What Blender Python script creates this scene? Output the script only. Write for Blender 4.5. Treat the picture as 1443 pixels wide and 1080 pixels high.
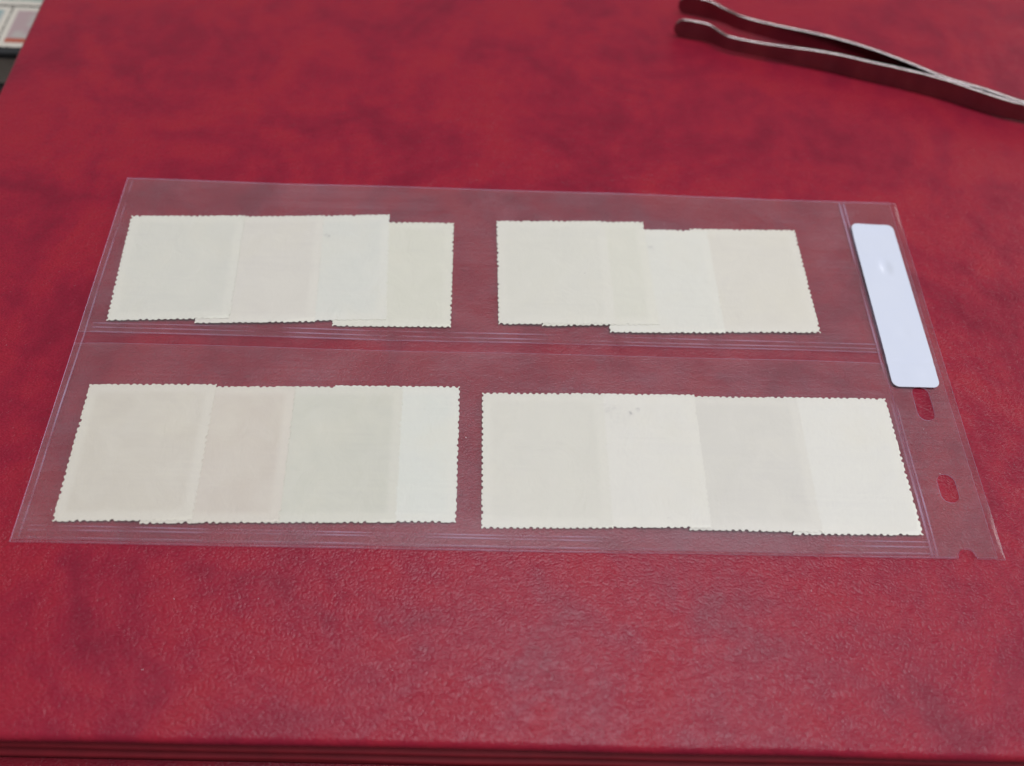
import bpy, bmesh, math, random
from mathutils import Matrix, Vector, noise
for o in list(bpy.data.objects): bpy.data.objects.remove(o)
S = 0.001                      # everything below is written in millimetres
scene = bpy.context.scene
COL = scene.collection
random.seed(7)

# ------------------------------------------------------------------ camera
cd = bpy.data.cameras.new('camera'); cam = bpy.data.objects.new('camera', cd); COL.objects.link(cam)
RB = ((0.99908, -0.024499, -0.035191), (0.002701, 0.855037, -0.51856), (0.042793, 0.517988, 0.854317))
CC = (-8.499, -114.2, 172.192)
m = Matrix.Identity(4)
for i in range(3):
    for j in range(3): m[i][j] = RB[i][j]
    m[i][3] = CC[i]*S
cam.matrix_world = m
cd.sensor_width = 36; cd.sensor_fit = 'HORIZONTAL'; cd.lens = 1200/1443*36
cd.clip_start = 0.01; cd.clip_end = 50
cd.dof.use_dof = True; cd.dof.focus_distance = 0.196; cd.dof.aperture_fstop = 8.5
scene.camera = cam

# ------------------------------------------------------------------ world, lamps, exposure
w = bpy.data.worlds.new('World'); scene.world = w; w.use_nodes = True
bg = w.node_tree.nodes['Background']
bg.inputs['Color'].default_value = (1.0, 0.97, 1.0, 1); bg.inputs['Strength'].default_value = 0.325
def area(name, loc, target, sx, sy, watts, color):
    d = bpy.data.lights.new(name, 'AREA'); d.shape = 'RECTANGLE'; d.size = sx; d.size_y = sy; d.energy = watts; d.color = color
    o = bpy.data.objects.new(name, d); COL.objects.link(o); o.location = loc
    o.rotation_euler = (Vector(target)-Vector(loc)).to_track_quat('-Z', 'Y').to_euler()
    return o
area('window_light', (2.70, 1.10, 1.10), (0, 1.10, 1.10), 3.7, 1.35, 39.0, (1.0, 0.97, 0.92))
area('added_edge_light', (1.35, -0.20, 0.60), (0, -0.03, 0), 0.6, 0.5, 5.0, (0.50, 0.52, 1.0))  # added off-frame light, tints the right film edges purple
area('ceiling_lamp', (0.26, -0.08, 1.50), (0.26, -0.08, 0), 0.95, 0.62, 21.0, (0.91, 0.905, 1.0))
scene.view_settings.view_transform = 'Standard'; scene.view_settings.look = 'None'
scene.view_settings.exposure = 0.0; scene.view_settings.gamma = 1.0
try: scene.view_settings.use_curve_mapping = False
except Exception: pass
scene.cycles.transparent_max_bounces = 32
scene.cycles.max_bounces = 6; scene.cycles.diffuse_bounces = 3; scene.cycles.glossy_bounces = 3
scene.cycles.use_adaptive_sampling = True; scene.cycles.adaptive_threshold = 0.02

# ------------------------------------------------------------------ node helpers
class NT:
    def __init__(s, name):
        s.m = bpy.data.materials.new(name); s.m.use_nodes = True; s.t = s.m.node_tree; s.t.nodes.clear()
        s.out = s.n('ShaderNodeOutputMaterial')
        s.co = s.n('ShaderNodeTexCoord').outputs['Object']
    def n(s, typ, **kw):
        nd = s.t.nodes.new(typ)
        for k, v in kw.items():
            if k.startswith('i_'):
                nd.inputs[k[2:].replace('_', ' ')].default_value = v
            else: setattr(nd, k, v)
        return nd
    def l(s, a, b): s.t.links.new(a, b)
    def set(s, sock, v):
        if hasattr(v, 'is_output'): s.l(v, sock)
        else: sock.default_value = v
    def math(s, op, a, b=0.0, c=0.0, clamp=False):
        nd = s.n('ShaderNodeMath', operation=op, use_clamp=clamp)
        for k, v in enumerate((a, b, c)): s.set(nd.inputs[k], v)
        return nd.outputs[0]
    def map(s, scale=(1,1,1), rot=(0,0,0), loc=(0,0,0), src=None):
        nd = s.n('ShaderNodeMapping'); s.l(src or s.co, nd.inputs['Vector'])
        nd.inputs['Scale'].default_value = scale; nd.inputs['Rotation'].default_value = rot; nd.inputs['Location'].default_value = loc
        return nd.outputs[0]
    def noise(s, scale, detail=3, rough=0.5, dist=0.0, vec=None, typ='FBM'):
        nd = s.n('ShaderNodeTexNoise', noise_type=typ, noise_dimensions='2D'); s.l(vec or s.co, nd.inputs['Vector'])
        nd.inputs['Scale'].default_value = scale; nd.inputs['Detail'].default_value = detail
        nd.inputs['Roughness'].default_value = rough; nd.inputs['Distortion'].default_value = dist
        return nd
    def ramp(s, f, stops):
        nd = s.n('ShaderNodeValToRGB'); s.l(f, nd.inputs[0]); e = nd.color_ramp.elements
        while len(e) < len(stops): e.new(0.5)
        for k, (p, c) in enumerate(stops):
            e[k].position = p; e[k].color = (*c, 1) if len(c) == 3 else c
        return nd.outputs[0]
    def mix(s, f, a, b, blend='MIX'):
        nd = s.n('ShaderNodeMix', data_type='RGBA', blend_type=blend); s.set(nd.inputs[0], f)
        for k, v in ((6, a), (7, b)):
            if isinstance(v, tuple): v = (*v, 1) if len(v) == 3 else v
            s.set(nd.inputs[k], v)
        return nd.outputs[2]
    def bump(s, h, strength, dist, normal=None):
        nd = s.n('ShaderNodeBump'); s.l(h, nd.inputs['Height']); nd.inputs['Strength'].default_value = strength; nd.inputs['Distance'].default_value = dist
        if normal: s.l(normal, nd.inputs['Normal'])
        return nd.outputs[0]
    def pbr(s, base, rough=0.5, normal=None, **kw):
        nd = s.n('ShaderNodeBsdfPrincipled')
        if isinstance(base, tuple): base = (*base, 1)
        s.set(nd.inputs['Base Color'], base); s.set(nd.inputs['Roughness'], rough)
        if normal: s.l(normal, nd.inputs['Normal'])
        for k, v in kw.items(): s.set(nd.inputs[k.replace('_', ' ')], v)
        return nd.outputs[0]
    def done(s, sh): s.l(sh, s.out.inputs['Surface']); return s.m

def grey(v): return (v, v, v)

# ------------------------------------------------------------------ materials
def leather(name):
    t = NT(name)
    # mottled antique dye
    big = t.noise(34, 3, 0.62, 0.6).outputs[0]
    mid = t.noise(120, 3, 0.6).outputs[0]
    f = t.math('MULTIPLY_ADD', mid, 0.35, t.math('MULTIPLY', big, 0.65))
    col = t.ramp(f, [(0.33, (0.185, 0.0075, 0.0235)), (0.46, (0.235, 0.0088, 0.0262)), (0.55, (0.266, 0.0105, 0.0262)), (0.66, (0.282, 0.0120, 0.0250))])
    # pebbled grain: warped cells, direction drifts over the hide
    lo = t.noise(300, 2, 0.6); wl = t.n('ShaderNodeVectorMath', operation='MULTIPLY_ADD')
    t.l(lo.outputs[1], wl.inputs[0]); wl.inputs[1].default_value = (0.0016,)*3; t.l(t.co, wl.inputs[2])
    v1 = t.n('ShaderNodeTexVoronoi', feature='F1', voronoi_dimensions='2D'); t.l(t.map((1, 1.5, 1), (0, 0, 0.55), src=wl.outputs[0]), v1.inputs['Vector'])
    v1.inputs['Scale'].default_value = 1650
    wr = t.noise(480, 3, 0.6, 0.3, vec=t.map((0.75, 2.0, 1), (0, 0, -0.45), src=wl.outputs[0])).outputs[0]
    pebble = t.math('MULTIPLY', t.math('SUBTRACT', 1.0, v1.outputs['Distance']), t.math('MULTIPLY_ADD', big, 1.2, 0.1, True))
    h = t.math('MULTIPLY_ADD', wr, 1.3, pebble)
    nrm = t.bump(h, 1.0, 0.000095)
    col = t.mix(t.math('MULTIPLY', v1.outputs['Distance'], 0.42, clamp=True), col, (0.10, 0.004, 0.008))  # darker pits: shading of the grain painted into the dye colour
    rough = t.math('MULTIPLY_ADD', mid, 0.14, 0.27)
    return t.done(t.pbr(col, rough, nrm, Specular_IOR_Level=0.22))

def film(name, f0, haze, seed):
    t = NT(name)
    lw = t.n('ShaderNodeLayerWeight'); lw.inputs['Blend'].default_value = 0.5
    streak = t.noise(1.0, 1, 0.6, vec=t.map((14, 1500, 1), loc=(seed, seed*3, 0))).outputs[0]
    fac = t.math('MULTIPLY_ADD', t.math('POWER', lw.outputs['Facing'], 5.0), 1.0-f0, f0, True)
    g = t.n('ShaderNodeBsdfGlossy'); g.inputs['Color'].default_value = (1, 1, 1, 1); g.inputs['Roughness'].default_value = 0.14
    tr = t.n('ShaderNodeBsdfTransparent'); tr.inputs['Color'].default_value = (0.992, 0.990, 0.994, 1)
    df = t.n('ShaderNodeBsdfDiffuse'); df.inputs['Color'].default_value = (0.75, 0.74, 0.80, 1)
    scuff = t.ramp(t.noise(38, 3, 0.65, 0.8, vec=t.map((1, 1.6, 1), loc=(seed, seed, 0))).outputs[0], [(0.42, grey(0.25)), (0.70, grey(1.6))])
    m1 = t.n('ShaderNodeMixShader'); t.l(t.math('MULTIPLY', t.math('MULTIPLY', streak, haze), scuff), m1.inputs[0]); t.l(tr.outputs[0], m1.inputs[1]); t.l(df.outputs[0], m1.inputs[2])
    m2 = t.n('ShaderNodeMixShader'); t.l(fac, m2.inputs[0]); t.l(m1.outputs[0], m2.inputs[1]); t.l(g.outputs[0], m2.inputs[2])
    return t.done(m2.outputs[0])

def film_edge():
    t = NT('film_cut_edge')
    tr = t.n('ShaderNodeBsdfTransparent'); tr.inputs['Color'].default_value = (0.95, 0.93, 0.97, 1)
    b = t.pbr((0.78, 0.66, 0.86), 0.30, None, Specular_IOR_Level=0.4)  # purple glint of the edge painted in as a pale lavender base
    m = t.n('ShaderNodeMixShader'); m.inputs[0].default_value = 0.80; t.l(tr.outputs[0], m.inputs[1]); t.l(b, m.inputs[2])
    return t.done(m.outputs[0])

def weld_mat():
    t = NT('welded_film_ridge')
    n = t.ramp(t.noise(1.0, 3, 0.6, vec=t.map((30, 30, 1))).outputs[0], [(0.40, grey(0.0)), (0.66, grey(1.0))])
    tr = t.n('ShaderNodeBsdfTransparent')
    b = t.pbr((0.58, 0.50, 0.66), 0.30, None, Specular_IOR_Level=0.35)
    m = t.n('ShaderNodeMixShader'); t.l(t.math('MULTIPLY_ADD', n, 0.20, 0.005), m.inputs[0]); t.l(tr.outputs[0], m.inputs[1]); t.l(b, m.inputs[2])
    return t.done(m.outputs[0])

def paper(name, margin, centre, W, H, seed, smudges=()):
    """gummed stamp back: pale paper, the print on the other face shows through faintly inside the margin"""
    t = NT(name)
    sep = t.n('ShaderNodeSeparateXYZ'); t.l(t.co, sep.inputs[0])
    def inset(sock, L):
        d = t.math('MINIMUM', sock, t.math('SUBTRACT', L*S, sock))
        mr = t.n('ShaderNodeMapRange', interpolation_type='SMOOTHSTEP'); t.l(d, mr.inputs[0]); mr.inputs[1].default_value = 1.3*S; mr.inputs[2].default_value = 3.1*S
        return mr.outputs[0]
    mask = t.math('MULTIPLY', inset(sep.outputs[0], W), inset(sep.outputs[1], H))
    cl = t.noise(130, 4, 0.6, 0.5, vec=t.map(loc=(seed, seed*2, 0))).outputs[0]
    ghost = t.ramp(cl, [(0.34, grey(0.55)), (0.66, grey(1.0))])
    col = t.mix(t.math('MULTIPLY', mask, ghost), margin, centre)
    fib = t.noise(1800, 3, 0.6, vec=t.map((1, 0.35, 1), (0, 0, seed))).outputs[0]
    col = t.mix(t.ramp(fib, [(0.3, grey(0.10)), (0.55, grey(0.0))]), col, (0.60, 0.57, 0.50))
    yl = t.ramp(t.noise(60, 3, 0.6, vec=t.map(loc=(seed*5, 1, 0))).outputs[0], [(0.52, grey(0.0)), (0.72, grey(0.22))])
    col = t.mix(yl, col, (0.74, 0.72, 0.56))
    for (sx, sy, rx, ry, k) in smudges:
        mp = t.map((1/(rx*S), 1/(ry*S), 0), loc=(-sx/rx, -sy/ry, 0))
        ln = t.n('ShaderNodeVectorMath', operation='LENGTH'); t.l(mp, ln.inputs[0])
        a = t.math('SUBTRACT', 1.0, ln.outputs['Value'], clamp=True)
        br = t.ramp(t.noise(1300, 3, 0.7, vec=t.map(loc=(seed, sx, 0))).outputs[0], [(0.42, grey(0)), (0.62, grey(1))])
        col = t.mix(t.math('MULTIPLY', t.math('MULTIPLY', a, br), k, clamp=True), col, (0.20, 0.19, 0.18))
    nrm = t.bump(t.math('MULTIPLY_ADD', t.noise(700, 3, 0.6).outputs[0], 0.6, fib), 0.40, 0.00005, t.bump(cl, 0.5, 0.0004))
    b = t.pbr(col, 0.62, nrm, Specular_IOR_Level=0.28)
    tl = t.n('ShaderNodeBsdfTranslucent'); t.l(col, tl.inputs['Color'])
    m = t.n('ShaderNodeMixShader'); m.inputs[0].default_value = 0.14; t.l(b, m.inputs[1]); t.l(tl.outputs[0], m.inputs[2])
    return t.done(m.outputs[0])

def label_mat():
    t = NT('white_plastic_label')
    n = t.noise(90, 3, 0.5).outputs[0]
    col = t.mix(n, (0.53, 0.575, 0.63), (0.56, 0.60, 0.64))
    return t.done(t.pbr(col, 0.22, t.bump(t.noise(160, 3).outputs[0], 0.12, 0.0006), Specular_IOR_Level=0.5))

def steel(name='brushed_steel', c1=(0.17, 0.15, 0.14), c2=(0.30, 0.265, 0.25)):
    t = NT(name)
    br = t.noise(1.0, 3, 0.6, vec=t.map((60, 60, 4000))).outputs[0]
    st = t.noise(140, 4, 0.6).outputs[0]
    col = t.mix(st, c1, c2)
    return t.done(t.pbr(col, t.math('MULTIPLY_ADD', st, 0.14, 0.10), t.bump(br, 0.10, 0.00003), Metallic=1.0))

def plain(name, c1, c2, scale, rough, bumpd=0.0001, spec=0.4):
    t = NT(name); n = t.noise(scale, 5, 0.6)
    return t.done(t.pbr(t.mix(n.outputs[0], c1, c2), rough, t.bump(t.noise(scale*6, 4, 0.6).outputs[0], 0.4, bumpd), Specular_IOR_Level=spec))

M_LEATHER = leather('red_leatherette')
M_BACK = film('clear_film_back', 0.040, 0.020, 1.3)
M_FRONT = film('clear_film_front', 0.042, 0.015, 4.1)
M_EDGE = film_edge(); M_WELD = weld_mat(); M_LABEL = label_mat(); M_STEEL = steel(); M_RIM = steel('steel_edge_highlight', (0.26, 0.23, 0.22), (0.52, 0.47, 0.44))  # M_RIM: lighter copy of the steel, paints the highlight along the top edges
M_TABLE = plain('dark_stained_wood', (0.012, 0.007, 0.005), (0.03, 0.016, 0.010), 30, 0.45)
M_LINING = plain('red_lining_paper', (0.09, 0.004, 0.008), (0.15, 0.006, 0.011), 160, 0.6, 0.0001, 0.15)
M_PAGES = plain('page_edges', (0.30, 0.26, 0.22), (0.48, 0.44, 0.38), 900, 0.7)
M_BLACK = plain('black_card', (0.012, 0.013, 0.013), (0.022, 0.024, 0.024), 200, 0.55)

# ------------------------------------------------------------------ object helpers
def link(name, me, mats, parent=None, loc=None):
    o = bpy.data.objects.new(name, me); COL.objects.link(o)
    for mt in (mats if isinstance(mats, (list, tuple)) else [mats]): me.materials.append(mt)
    if parent: o.parent = parent
    if loc: o.location = loc
    return o
def from_bm(name, bm, mats, parent=None, loc=None, smooth=False):
    bmesh.ops.recalc_face_normals(bm, faces=bm.faces[:])
    me = bpy.data.meshes.new(name); bm.to_mesh(me); bm.free()
    if smooth:
        for p in me.polygons: p.use_smooth = True
    return link(name, me, mats, parent, loc)
def empty(name, loc, label, cat, group=None):
    o = bpy.data.objects.new(name, None); COL.objects.link(o); o.location = [c*S for c in loc]; o.empty_display_size = 0.01
    return tag(o, label, cat, group)
def tag(o, label, cat, group=None, kind=None):
    if label: o['label'] = label
    if cat: o['category'] = cat
    if group: o['group'] = group
    if kind: o['kind'] = kind
    return o
def box_bm(x0, x1, y0, y1, z0, z1, bev=0.0, seg=3):
    bm = bmesh.new(); bmesh.ops.create_cube(bm, size=1.0)
    for v in bm.verts:
        v.co = Vector(((x0+x1)/2+v.co.x*(x1-x0), (y0+y1)/2+v.co.y*(y1-y0), (z0+z1)/2+v.co.z*(z1-z0)))*S
    if bev: bmesh.ops.bevel(bm, geom=bm.edges[:], offset=bev*S, segments=seg, affect='EDGES', profile=0.5)
    return bm
def sheet(outer, holes, zf, th, step, smooth=True, bis=None):
    """closed thin sheet from a 2-D outline with holes (mm), cut into a grid and laid over the height field zf; rim faces get material 1"""
    bm = bmesh.new(); edges = []
    for loop in [outer]+list(holes):
        vs = [bm.verts.new((x, y, 0)) for x, y in loop]
        edges += [bm.edges.new((vs[k], vs[(k+1) % len(vs)])) for k in range(len(vs))]
    bmesh.ops.triangle_fill(bm, use_beauty=True, use_dissolve=False, edges=edges, normal=(0, 0, 1))
    xs = [p[0] for p in outer]; ys = [p[1] for p in outer]
    cuts = []
    if bis: cuts = bis
    else:
        k = math.floor(min(xs)/step)+1
        while k*step < max(xs): cuts.append((k*step, None)); k += 1
        k = math.floor(min(ys)/step)+1
        while k*step < max(ys): cuts.append((None, k*step)); k += 1
    for cx, cy in cuts:
        bmesh.ops.bisect_plane(bm, geom=bm.verts[:]+bm.edges[:]+bm.faces[:], dist=1e-5,
            plane_co=(cx or 0, cy or 0, 0), plane_no=(1, 0, 0) if cx is not None else (0, 1, 0))
    for f in bm.faces:
        if f.normal.z < 0: f.normal_flip()
    top = bm.faces[:]
    rim = [e for e in bm.edges if len(e.link_faces) == 1]
    low = {v: bm.verts.new((v.co.x, v.co.y, -th)) for v in bm.verts[:]}
    for f in top:
        nf = bm.faces.new([low[v] for v in reversed(f.verts)]); nf.smooth = smooth; f.smooth = smooth
    for e in rim:
        f = e.link_faces[0]; a, b = e.verts
        for l in f.loops:
            if l.edge == e: a, b = l.vert, l.link_loop_next.vert
        nf = bm.faces.new([bm.verts.new(q.co) for q in (b, a, low[a], low[b])]); nf.material_index = 1; nf.smooth = False   # own vertices keep the rim crisp
    for v in bm.verts:
        v.co = Vector((v.co.x, v.co.y, v.co.z+zf(v.co.x, v.co.y)))*S
    return bm
def add_sheet(name, bm, mats, parent=None, loc=None):
    me = bpy.data.meshes.new(name); bm.to_mesh(me); bm.free()
    return link(name, me, mats, parent, loc)
def rounded(x0, x1, y0, y1, r, n=6):
    pts = []
    for cx, cy, a0 in ((x1-r, y1-r, 0), (x0+r, y1-r, 90), (x0+r, y0+r, 180), (x1-r, y0+r, 270)):
        for k in range(n+1):
            a = math.radians(a0+90*k/n); pts.append((cx+r*math.cos(a), cy+r*math.sin(a)))
    return pts
def sstep(a, b, x):
    t = max(0.0, min(1.0, (x-a)/(b-a))); return t*t*(3-2*t)

# ------------------------------------------------------------------ setting: dark table
tb = box_bm(-900, 900, -500, 1200, -70, -30, 2)
tag(from_bm('table', tb, M_TABLE), None, None, kind='structure')

# ------------------------------------------------------------------ album the sheet lies on
album = empty('stamp_album', (0, 50, -30), 'large closed red leatherette album lying under the clear stamp sheet', 'album')
def P(o, parent):               # keep world placement, parent with inverse offset
    o.parent = parent; o.matrix_parent_inverse = Matrix.Translation(parent.location).inverted(); return o
ROT = Matrix.Rotation(-0.0104, 4, 'Z')
def album_part(name, x0, x1, y0, y1, z0, z1, bev, mat, seg=4, wob=0.0):
    bm = box_bm(x0, x1, y0, y1, z0, z1)
    if wob:
        for k in range(1, 60):
            bmesh.ops.bisect_plane(bm, geom=bm.verts[:]+bm.edges[:]+bm.faces[:], dist=1e-7, plane_co=((x0+(x1-x0)*k/60)*S, 0, 0), plane_no=(1, 0, 0))
    es = [e for e in bm.edges if len(e.link_faces) == 2 and e.calc_face_angle(0) > 0.5]
    if bev: bmesh.ops.bevel(bm, geom=es, offset=bev*S, segments=seg, affect='EDGES', profile=0.5)
    for v in bm.verts:
        if wob and v.co.y < (y0+6)*S:
            v.co.y += wob*S*noise.noise(Vector((v.co.x*28, 0, z0))); v.co.z += 0.5*wob*S*noise.noise(Vector((v.co.x*40, 5, z0)))
        y = v.co.y
        v.co.y = y - 0.0104*v.co.x if y < 0 else y
    o = from_bm(name, bm, mat, smooth=True); return P(o, album)
album_part('front_cover', -149.6, 190, -90.2, 210, -3.6, 0.0, 1.5, M_LEATHER, 5, 0.35)
album_part('inner_board', -146, 188, -90.8, 207, -6.2, -5.0, 0.4, M_LINING, 3, 0.25)
album_part('page_block', -140, 186, -87.5, 203, -23.0, -6.4, 0.0, M_PAGES)
album_part('board_hinge', -147, 188, -89.4, 208, -5.0, -3.6, 0.0, M_LINING)
album_part('back_cover', -149.6, 190, -94.0, 210, -30.0, -26.4, 1.4, M_LEATHER, 4, 0.3)
album_part('inner_board', -146, 188, -91.7, 207, -9.6, -8.4, 0.4, M_LINING, 3, 0.25)
album_part('lining', -146, 188, -90.0, 207, -26.4, -23.0, 0.0, M_LINING)

# ------------------------------------------------------------------ clear two-pocket sheet
def wv(x, y):                    # the whole sheet lies a little unevenly on the leather
    return 0.16*math.sin(x/23.0+y/41.0)+0.10*math.sin(x/11.0-y/17.0+1.3)
def z_back(x, y):
    z = 0.72+wv(x, y)
    d = x-102.6
    if d > 0: z -= 0.055*d*d      # outer edge turns down
    return max(z, 0.22)
XS = 89.0                        # weld between pockets and punched strip
sheet_root = empty('stamp_sheet', (0, 0, 0), 'clear plastic two pocket stamp sheet with punched edge lying on red album', 'stamp sheet')
slot = lambda cy, hh=3.5, cx=96.7: rounded(cx-2.1, cx+2.1, cy-hh, cy+hh, 2.0, 5)
HOLES = [slot(28), slot(7), slot(-12.9, 4.6), slot(-35)]
def bottom_notch(y, x0, x1):     # outline run along the bottom edge with the half hole
    return [(96.6+2.1*math.cos(math.radians(180-180*k/10)), y+2.2*math.sin(math.radians(180-180*k/10))) for k in range(11)]
ob = [(-105, 51.4), (-105, -51.45)]+bottom_notch(-51.45, 0, 0)+[(105, -51.45), (105, 51.4)]
add_sheet('back_film', sheet(ob, HOLES, z_back, 0.15, 3.0), [M_BACK, M_EDGE], sheet_root)
def pocket(ytop, ybot, hgt):
    def zf(x, y):
        e = min(sstep(-103.2, -97.5, x), sstep(XS+0.3, XS-3.0, x), sstep(ybot+0.5, ybot+9.5, y)**0.9)
        r = 0.03+hgt*e
        r += 0.09*e*noise.noise(Vector((x/26.0, y/30.0, ytop)))
        r += 0.16*sstep(ytop-9, ytop, y)*e*(0.5+noise.noise(Vector((x/17.0, 3.0, ytop))))
        return z_back(x, y)+0.10+max(r, 0.03)
    return zf
zu = pocket(50.9, 1.2, 0.34); zl = pocket(-2.1, -50.8, 0.34)
add_sheet('pocket_film', sheet([(-104.9, 50.9), (-104.9, 1.2), (XS+.4, 1.2), (XS+.4, 50.9)], [], zu, 0.09, 3.0), [M_FRONT, M_EDGE], sheet_root)
add_sheet('pocket_film', sheet([(-104.9, -2.1), (-104.9, -50.8), (XS+.4, -50.8), (XS+.4, -2.1)], [], zl, 0.09, 3.0), [M_FRONT, M_EDGE], sheet_root)
obs = [(XS+.6, 51.0), (XS+.6, -51.2)]+bottom_notch(-51.2, 0, 0)+[(103.1, -51.2), (103.1, 51.0)]
def z_strip(x, y): return z_back(x, y)+0.097
add_sheet('punched_strip', sheet(obs, HOLES, z_strip, 0.09, 3.0), [M_FRONT, M_EDGE], sheet_root)
def ridge(pts, zf, wd, hg):
    bm = bmesh.new(); prev = None; n = len(pts)
    for k, (x, y) in enumerate(pts):
        a = Vector(pts[min(k+1, n-1)])-Vector(pts[max(k-1, 0)]); a.normalize(); p = Vector((-a.y, a.x)); z = zf(x, y)
        ring = []
        for q in range(5):
            an = math.pi*q/4; c = math.cos(an)*wd/2
            ring.append(bm.verts.new(Vector((x+p.x*c, y+p.y*c, z+0.004+hg*math.sin(an)))*S))
        if prev:
            for q in range(4): bm.faces.new((prev[q], prev[q+1], ring[q+1], ring[q]))
            bm.faces.new((prev[4], prev[0], ring[0], ring[4]))
        else: bm.faces.new(ring)
        prev = ring
    bm.faces.new(prev)
    return from_bm('weld_seam', bm, M_WELD, sheet_root, smooth=True)
def hline(y, x0, x1, dy, ph, zf, wd=0.30, hg=0.09):
    n = 70
    ridge([(x0+(x1-x0)*k/n, y+dy*math.sin(k/n*5+ph)) for k in range(n+1)], zf, wd, hg)
hline(3.7, -102, XS-.5, 0.15, 0.3, zu); hline(2.4, -102, XS-.5, 0.2, 1.0, zu, 0.34); hline(1.35, -102, XS-.5, 0.02, 2.0, zu, 0.22)
hline(-47.95, -102, XS-.5, 0.12, 2.0, zl); hline(-48.85, -102, XS-.5, 0.18, 0.1, zl, 0.36); hline(-50.45, -102, XS-.5, 0.06, 1.2, zl, 0.28)
hline(-51.25, -104.5, XS+4.8, 0.03, 1.2, z_back, 0.22)
def vline(x, y0, y1, zf, wd, hg): ridge([(x+0.08*math.sin(k*.4), y0+(y1-y0)*k/40) for k in range(41)], zf, wd, hg)
vline(XS-.1, -51.1, 50.6, lambda x, y: (zl if y < -2.1 else zu if y > 1.2 else z_back)(x, y), 0.55, 0.035)
vline(XS+1.1, -51.1, 50.6, z_strip, 0.42, 0.03)
vline(-103.4, -50.4, 50.6, lambda x, y: (zl if y < -2.1 else zu if y > 1.2 else z_back)(x, y), 0.40, 0.05)
# white label stuck over the punched strip; it dips into the holes it covers
def z_label(x, y):
    z = z_strip(x, y)*0.15+1.02*0.85+0.20
    for hy in (28, 7):
        d = math.hypot((x-96.7)/2.2, (y-hy)/3.6)
        z -= (0.42 if hy == 28 else 0.06)*(1-sstep(0.0, 1.0, d))
    d = math.hypot((x-96.0)/3.0, (y+5.2)/2.6); z += 0.10*(1-sstep(0.2, 1.2, d))
    z -= 0.15*math.exp(-((y+1.7)/0.6)**2)+0.16*sstep(-1.7, -5.5, y)
    z += 0.25*sstep(36, 42.7, y)*sstep(98, 91, x)
    return z
lab = sheet(rounded(90.2, 101.8, -8.6, 42.7, 1.7), [], z_label, 0.22, 0.5)
lo = add_sheet('label_strip', lab, [M_LABEL, M_LABEL], sheet_root)
lo['label'] = 'blank bluish white label with rounded corners stuck on the punched edge'

# ------------------------------------------------------------------ stamps, back side up
def stamp_outline(W, H, pitch, rad, rnd, torn):
    """perforated edge: rows of half-round bites with uneven teeth"""
    pts = []
    for (ax, ay, dx, dy, L) in ((0, 0, 1, 0, W), (W, 0, 0, 1, H), (W, H, -1, 0, W), (0, H, 0, -1, H)):
        n = int(round(L/pitch)); p = L/n; nx, ny = -dy, dx       # inward normal
        for k in range(n):
            c = (k+0.5)*p
            if k == 0: pts.append((ax, ay))
            r = rad*(1+rnd.uniform(-.45, .15)); depth = rnd.uniform(1-1.5*torn, 1.0)
            off = rnd.uniform(-.10, .10)*torn
            for q in range(6):
                a = math.pi*q/5
                u = c-r*math.cos(a); v = off+r*math.sin(a)*depth
                pts.append((ax+dx*u+nx*v, ay+dy*u+ny*v))
            if k < n-1:                                           # torn paper tooth between two bites
                tl = rnd.uniform(-.22, .10)*torn
                pts.append((ax+dx*(k+1)*p+nx*tl, ay+dy*(k+1)*p+ny*tl))
    out = []
    for p_ in pts:
        if not out or math.hypot(p_[0]-out[-1][0], p_[1]-out[-1][1]) > 0.03: out.append(p_)
    return out
GROUPS = {'A': 'stamps in the upper left row of the sheet', 'B': 'stamps in the upper right row of the sheet',
          'C': 'stamps in the lower left row of the sheet', 'D': 'stamps in the lower right row of the sheet'}
WHT = (0.80, 0.80, 0.76)
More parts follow.
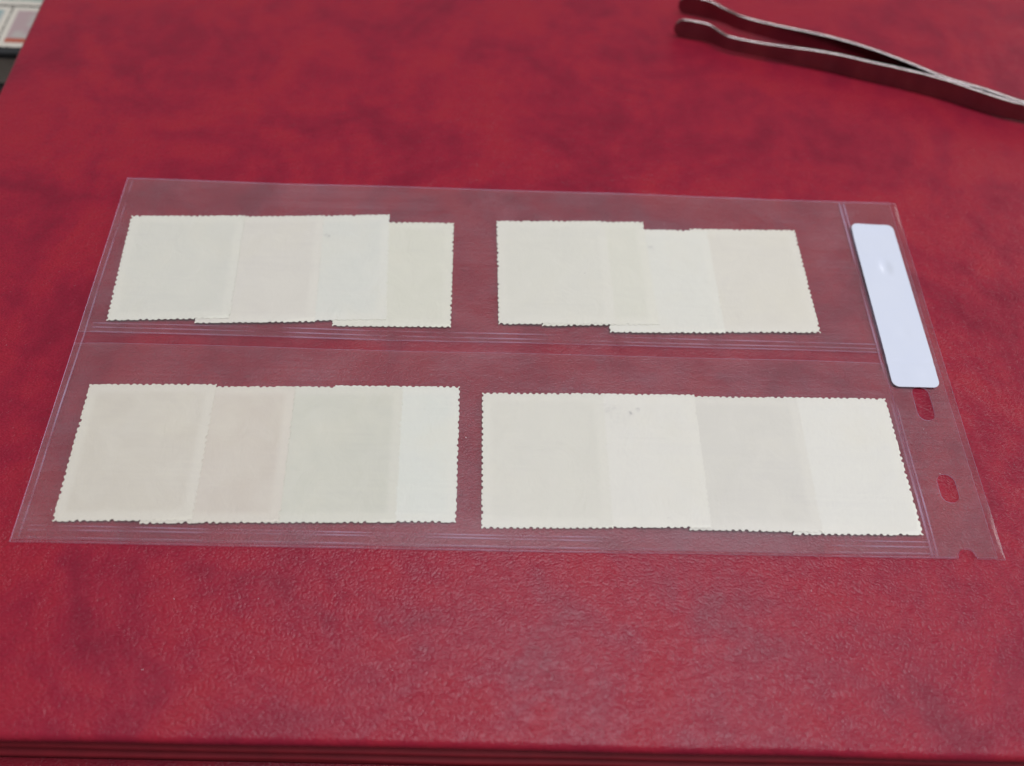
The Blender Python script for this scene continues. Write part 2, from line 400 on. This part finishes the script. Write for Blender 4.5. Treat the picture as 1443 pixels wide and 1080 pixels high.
STAMPS = [  # row, bottom-left x, y, turn, width, height, margin colour, centre colour, torn, label
 ('A', -99.2, 4.6, 2.9, 29.2, 33.4, (0.712,0.713,0.588), (0.668,0.673,0.556), .45, 'pale grey stamp back at the left end of the upper left row, lying on top'),
 ('A', -78.2, 4.5, 2.6, 28.7, 34.4, (0.723,0.710,0.590), (0.686,0.669,0.557), .5, 'faintly pinkish stamp back, second from left in the upper left row'),
 ('A', -61.1, 5.6, 3.1, 28.9, 34.0, (0.726,0.733,0.614), (0.690,0.706,0.594), .5, 'cool white stamp back, third from left in the upper left row'),
 ('A', -45.3, 4.9, 0.9, 28.9, 33.5, (0.725,0.726,0.586), (0.689,0.695,0.552), .45, 'creamy green stamp back, right end of the upper left row, set lower'),
 ('B', -4.8, 6.6, 1.5, 29.0, 33.6, (0.736,0.733,0.604), (0.706,0.706,0.580), .5, 'off white stamp back at the left end of the upper right row'),
 ('B', 5.9, 6.3, 2.6, 29.2, 33.6, (0.735,0.734,0.596), (0.704,0.707,0.567), .5, 'pale cream stamp back, second in the upper right row, jutting above its neighbour'),
 ('B', 22.6, 5.0, 1.3, 28.8, 33.3, (0.749,0.750,0.624), (0.727,0.733,0.612), .5, 'pale grey stamp back, third in the upper right row, its corner sticking out below'),
 ('B', 46.8, 5.8, 1.3, 28.6, 33.8, (0.739,0.725,0.595), (0.710,0.693,0.566), .25, 'warm cream stamp back at the right end of the upper right row'),
 ('C', -97.6, -46.9, 1.5, 28.8, 33.6, (0.690,0.667,0.539), (0.633,0.602,0.478), .5, 'beige stamp back at the left end of the lower left row, lying on top'),
 ('C', -79.6, -47.0, 1.7, 29.0, 33.6, (0.687,0.654,0.530), (0.627,0.581,0.464), .6, 'pinkish beige stamp back, second from left in the lower left row'),
 ('C', -55.0, -46.3, 1.2, 28.9, 33.8, (0.688,0.690,0.559), (0.630,0.638,0.509), .5, 'greenish grey stamp back, third from left in the lower left row'),
 ('C', -42.3, -45.7, 0.6, 29.0, 33.9, (0.739,0.752,0.630), (0.710,0.736,0.620), .5, 'cool bluish white stamp back at the right end of the lower left row'),
 ('D', -7.9, -46.5, 0.9, 28.4, 33.5, (0.729,0.724,0.596), (0.695,0.691,0.567), .18, 'cream stamp back with crisp teeth at the left end of the lower right row'),
 ('D', 12.8, -45.9, 0.4, 29.0, 33.4, (0.763,0.757,0.634), (0.747,0.743,0.626), .5, 'smudged white stamp back, second from left in the lower right row'),
 ('D', 36.9, -46.2, 0.0, 29.1, 33.6, (0.722,0.713,0.594), (0.682,0.674,0.563), .35, 'light grey stamp back, third from left in the lower right row'),
 ('D', 59.4, -46.8, 0.9, 28.7, 34.4, (0.764,0.761,0.640), (0.750,0.750,0.636), .5, 'white stamp back at the right end of the lower right row beside the punched strip'),
]
SL = 0.0062                      # shingled: the right edge of each rests on the next one
for i, (row, bx, by, rot, W, H, mg, ct, torn, lab_) in enumerate(STAMPS):
    rnd = random.Random(100+i); a = math.radians(rot); ca, sa = math.cos(a), math.sin(a)
    sm = ((9.0, 29.5, 5.0, 2.2, 0.14), (13.5, 28.2, 1.0, .8, .5), (15.3, 29.2, .8, .7, .45), (8.0, 28.6, 1.6, .9, .16), (11.0, 27.0, 3.6, 1.8, .10), (5.8, 31.4, .6, .9, .6)) if i == 13 else \
         ((8.0, 8.5, 1.6, 1.2, .35), (13.0, 27.0, 1.5, 1.0, .35)) if i in (2, 6) else ()
    def zf(x, y, ca=ca, sa=sa, bx=bx, by=by):
        X, Y = bx+x*ca-y*sa, by+x*sa+y*ca
        return z_back(X, Y)+0.07+SL*x
    bm = sheet(stamp_outline(W, H, 1.45, 0.42, rnd, torn), [], zf, 0.06, 4.0, False)
    o = add_sheet('stamp', bm, [paper('stamp_paper', mg, ct, W, H, 1.7*i+0.3, sm)]*2, None, (bx*S, by*S, 0))
    o.data.materials.pop(index=1)
    for p in o.data.polygons: p.material_index = 0
    o.rotation_euler.z = a
    tag(o, lab_, 'stamp', GROUPS[row])

# ------------------------------------------------------------------ stamp tongs
tongs = empty('stamp_tongs', (100, 104, 0), 'steel stamp tongs with spade tips lying on their side on the red album', 'tongs')
def catmull(pts, n=8):
    out = []
    for k in range(len(pts)-1):
        p0, p1, p2, p3 = pts[max(k-1, 0)], pts[k], pts[k+1], pts[min(k+2, len(pts)-1)]
        for q in range(n):
            t = q/n
            out.append(tuple(0.5*((2*p1[d])+(-p0[d]+p2[d])*t+(2*p0[d]-5*p1[d]+4*p2[d]-p3[d])*t*t+(-p0[d]+3*p1[d]-3*p2[d]+p3[d])*t**3) for d in range(2)))
    return out+[pts[-1]]
def arm(pts, name, zc=3.5):
    pts = catmull(pts); n = len(pts)
    L = [0]
    for k in range(1, n): L.append(L[-1]+math.hypot(pts[k][0]-pts[k-1][0], pts[k][1]-pts[k-1][1]))
    bm = bmesh.new(); prev = None
    for k, (x, y) in enumerate(pts):
        a = Vector(pts[min(k+1, n-1)])-Vector(pts[max(k-1, 0)]); a.normalize(); p = Vector((-a.y, a.x))
        s = L[k]
        hh = 3.2-0.75*sstep(8, 17, s)+1.0*sstep(22, 60, s)-0.55*sstep(75, 110, s)                     # half height of the strip
        hh *= math.sqrt(max(0.10, 1-max(0, 1-s/2.6)**2))     # rounded spade end
        th = 0.32+0.12*sstep(4, 16, s)
        b = 0.16
        prof = [(-th, -hh+b), (-th+b, -hh), (th-b, -hh), (th, -hh+b), (th, hh-b), (th-b, hh), (-th+b, hh), (-th, hh-b)]
        ring = [bm.verts.new(Vector((x+p.x*u, y+p.y*u, zc+v))*S) for u, v in prof]
        if prev:
            for q in range(8):
                nf = bm.faces.new((prev[q], prev[(q+1) % 8], ring[(q+1) % 8], ring[q]))
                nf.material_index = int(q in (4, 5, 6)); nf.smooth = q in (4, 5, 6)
        else: bm.faces.new(ring)
        prev = ring
    bm.faces.new(prev)
    bmesh.ops.recalc_face_normals(bm, faces=bm.faces[:])
    me = bpy.data.meshes.new(name); bm.to_mesh(me); bm.free()
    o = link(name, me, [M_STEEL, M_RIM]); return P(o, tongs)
NEAR = [(49.2, 120.7), (54.4, 119.8), (59.4, 118.5), (62.7, 115.9), (66.0, 113.8), (75.5, 111.3), (93.7, 107.4), (105.4, 103.7), (116.9, 100.3), (128.2, 96.4), (137.8, 92.0), (145.5, 88.6), (151, 87.0), (166, 82.6), (178, 79)]
FAR = [(51.8, 132.6), (57.6, 131.4), (62.2, 129.7), (66.6, 126.9), (71.6, 123.7), (81.2, 120.2), (95.3, 115.3), (107.7, 109.8), (117.9, 104.1), (128.6, 97.5), (139.5, 93.3), (146.7, 89.8), (151, 88.1), (166, 83.7), (178, 80.1)]
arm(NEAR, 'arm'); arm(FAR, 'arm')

# ------------------------------------------------------------------ stock book with printed stamps, far left corner
book = empty('stock_book', (-200, 160, -30), 'dark edged stock book beside the red album in the far left corner', 'stock book')
P(from_bm('cover', box_bm(-270, -153, 116.6, 210, -15.0, -12.4, 0.5), M_BLACK), book)
P(from_bm('page_block', box_bm(-268, -156, 120, 208, -27.4, -15.0), M_PAGES), book)
P(from_bm('cover', box_bm(-270, -153, 116.6, 210, -30.0, -27.4, 0.5), M_BLACK), book)
def printed(x, y, W, H, c1, c2, band, label):
    t = NT('printed_stamp')
    sep = t.n('ShaderNodeSeparateXYZ'); t.l(t.co, sep.inputs[0])
    def box(x0, x1, y0, y1):
        r = None
        for s, a, b in ((sep.outputs[0], x0, x1), (sep.outputs[1], y0, y1)):
            q = t.math('MULTIPLY', t.math('GREATER_THAN', s, a*S), t.math('LESS_THAN', s, b*S)); r = q if r is None else t.math('MULTIPLY', r, q)
        return r
    art = t.mix(t.ramp(t.noise(140, 4, 0.6).outputs[0], [(0.40, grey(0)), (0.60, grey(1))]), c1, c2)
    col = t.mix(box(2, W-2, 2.2, H-2), (0.55, 0.52, 0.43), art)
    if band: col = t.mix(box(2, W-2, 2.2, 4.4), col, band)
    mt = t.done(t.pbr(col, 0.5))
    bm = sheet(stamp_outline(W, H, 1.45, 0.42, random.Random(int(W*10+x)), .3), [], lambda a, b: 0.0, 0.10, 8.0)
    o = add_sheet('printed_stamp', bm, [mt]*2, None, (x*S, y*S, -12.28*S)); tag(o, label, 'stamp', 'printed stamps on the stock book')
printed(-196, 119.2, 28.5, 20.5, (.19, .30, .28), (.36, .39, .35), None, 'teal and grey printed stamp at the outer side of the stock book')
printed(-167.2, 119.2, 13.5, 20.5, (.36, .27, .26), (.38, .35, .31), (.36, .09, .05), 'pinkish printed stamp with red orange band next to the album edge')
printed(-190, 140.4, 36, 24, (.26, .33, .28), (.36, .40, .33), None, 'grey green printed stamp in the row behind on the stock book')

# ------------------------------------------------------------------ dust on the sheet and leather
bm = bmesh.new(); rnd = random.Random(5)
spots = [(94.6, -20.2, 1.15), (95.6, -22.3, 1.15), (95.0, -21.2, 1.15), (95.5, -31.6, 1.15), (78, -79, 0.03), (-20.5, -8.6, 2.2), (-3, -49.9, 1.3)]
for k in range(34): spots.append((rnd.uniform(-100, 88), rnd.uniform(-49, 48), 2.15))
for k in range(9): spots.append((rnd.uniform(-90, 100), rnd.uniform(-88, -54), 0.04))
for x, y, z in spots:
    r = rnd.uniform(0.04, 0.09); a = rnd.uniform(0, 6.3); ln = rnd.choice((1, 1, 1.5, 3))
    if z > 2: z = (zu if y > 1.2 else zl if y < -2.1 else z_back)(x, y)+0.01
    vs = []
    for dx, dy, dz in ((-ln, 0, 0), (0, -1, 0), (ln, 0, 0), (0, 1, 0), (0, 0, 1.0)):
        vs.append(bm.verts.new(Vector((x+r*(dx*math.cos(a)-dy*math.sin(a)), y+r*(dx*math.sin(a)+dy*math.cos(a)), z+r*dz))*S))
    for q in range(4): bm.faces.new((vs[q], vs[(q+1) % 4], vs[4]))
    bm.faces.new(vs[3::-1])
tag(from_bm('dust', bm, plain('pale_dust', (.6, .58, .56), (.75, .73, .72), 500, .8)), 'pale dust specks and lint scattered over sheet and leather', 'dust', kind='stuff')
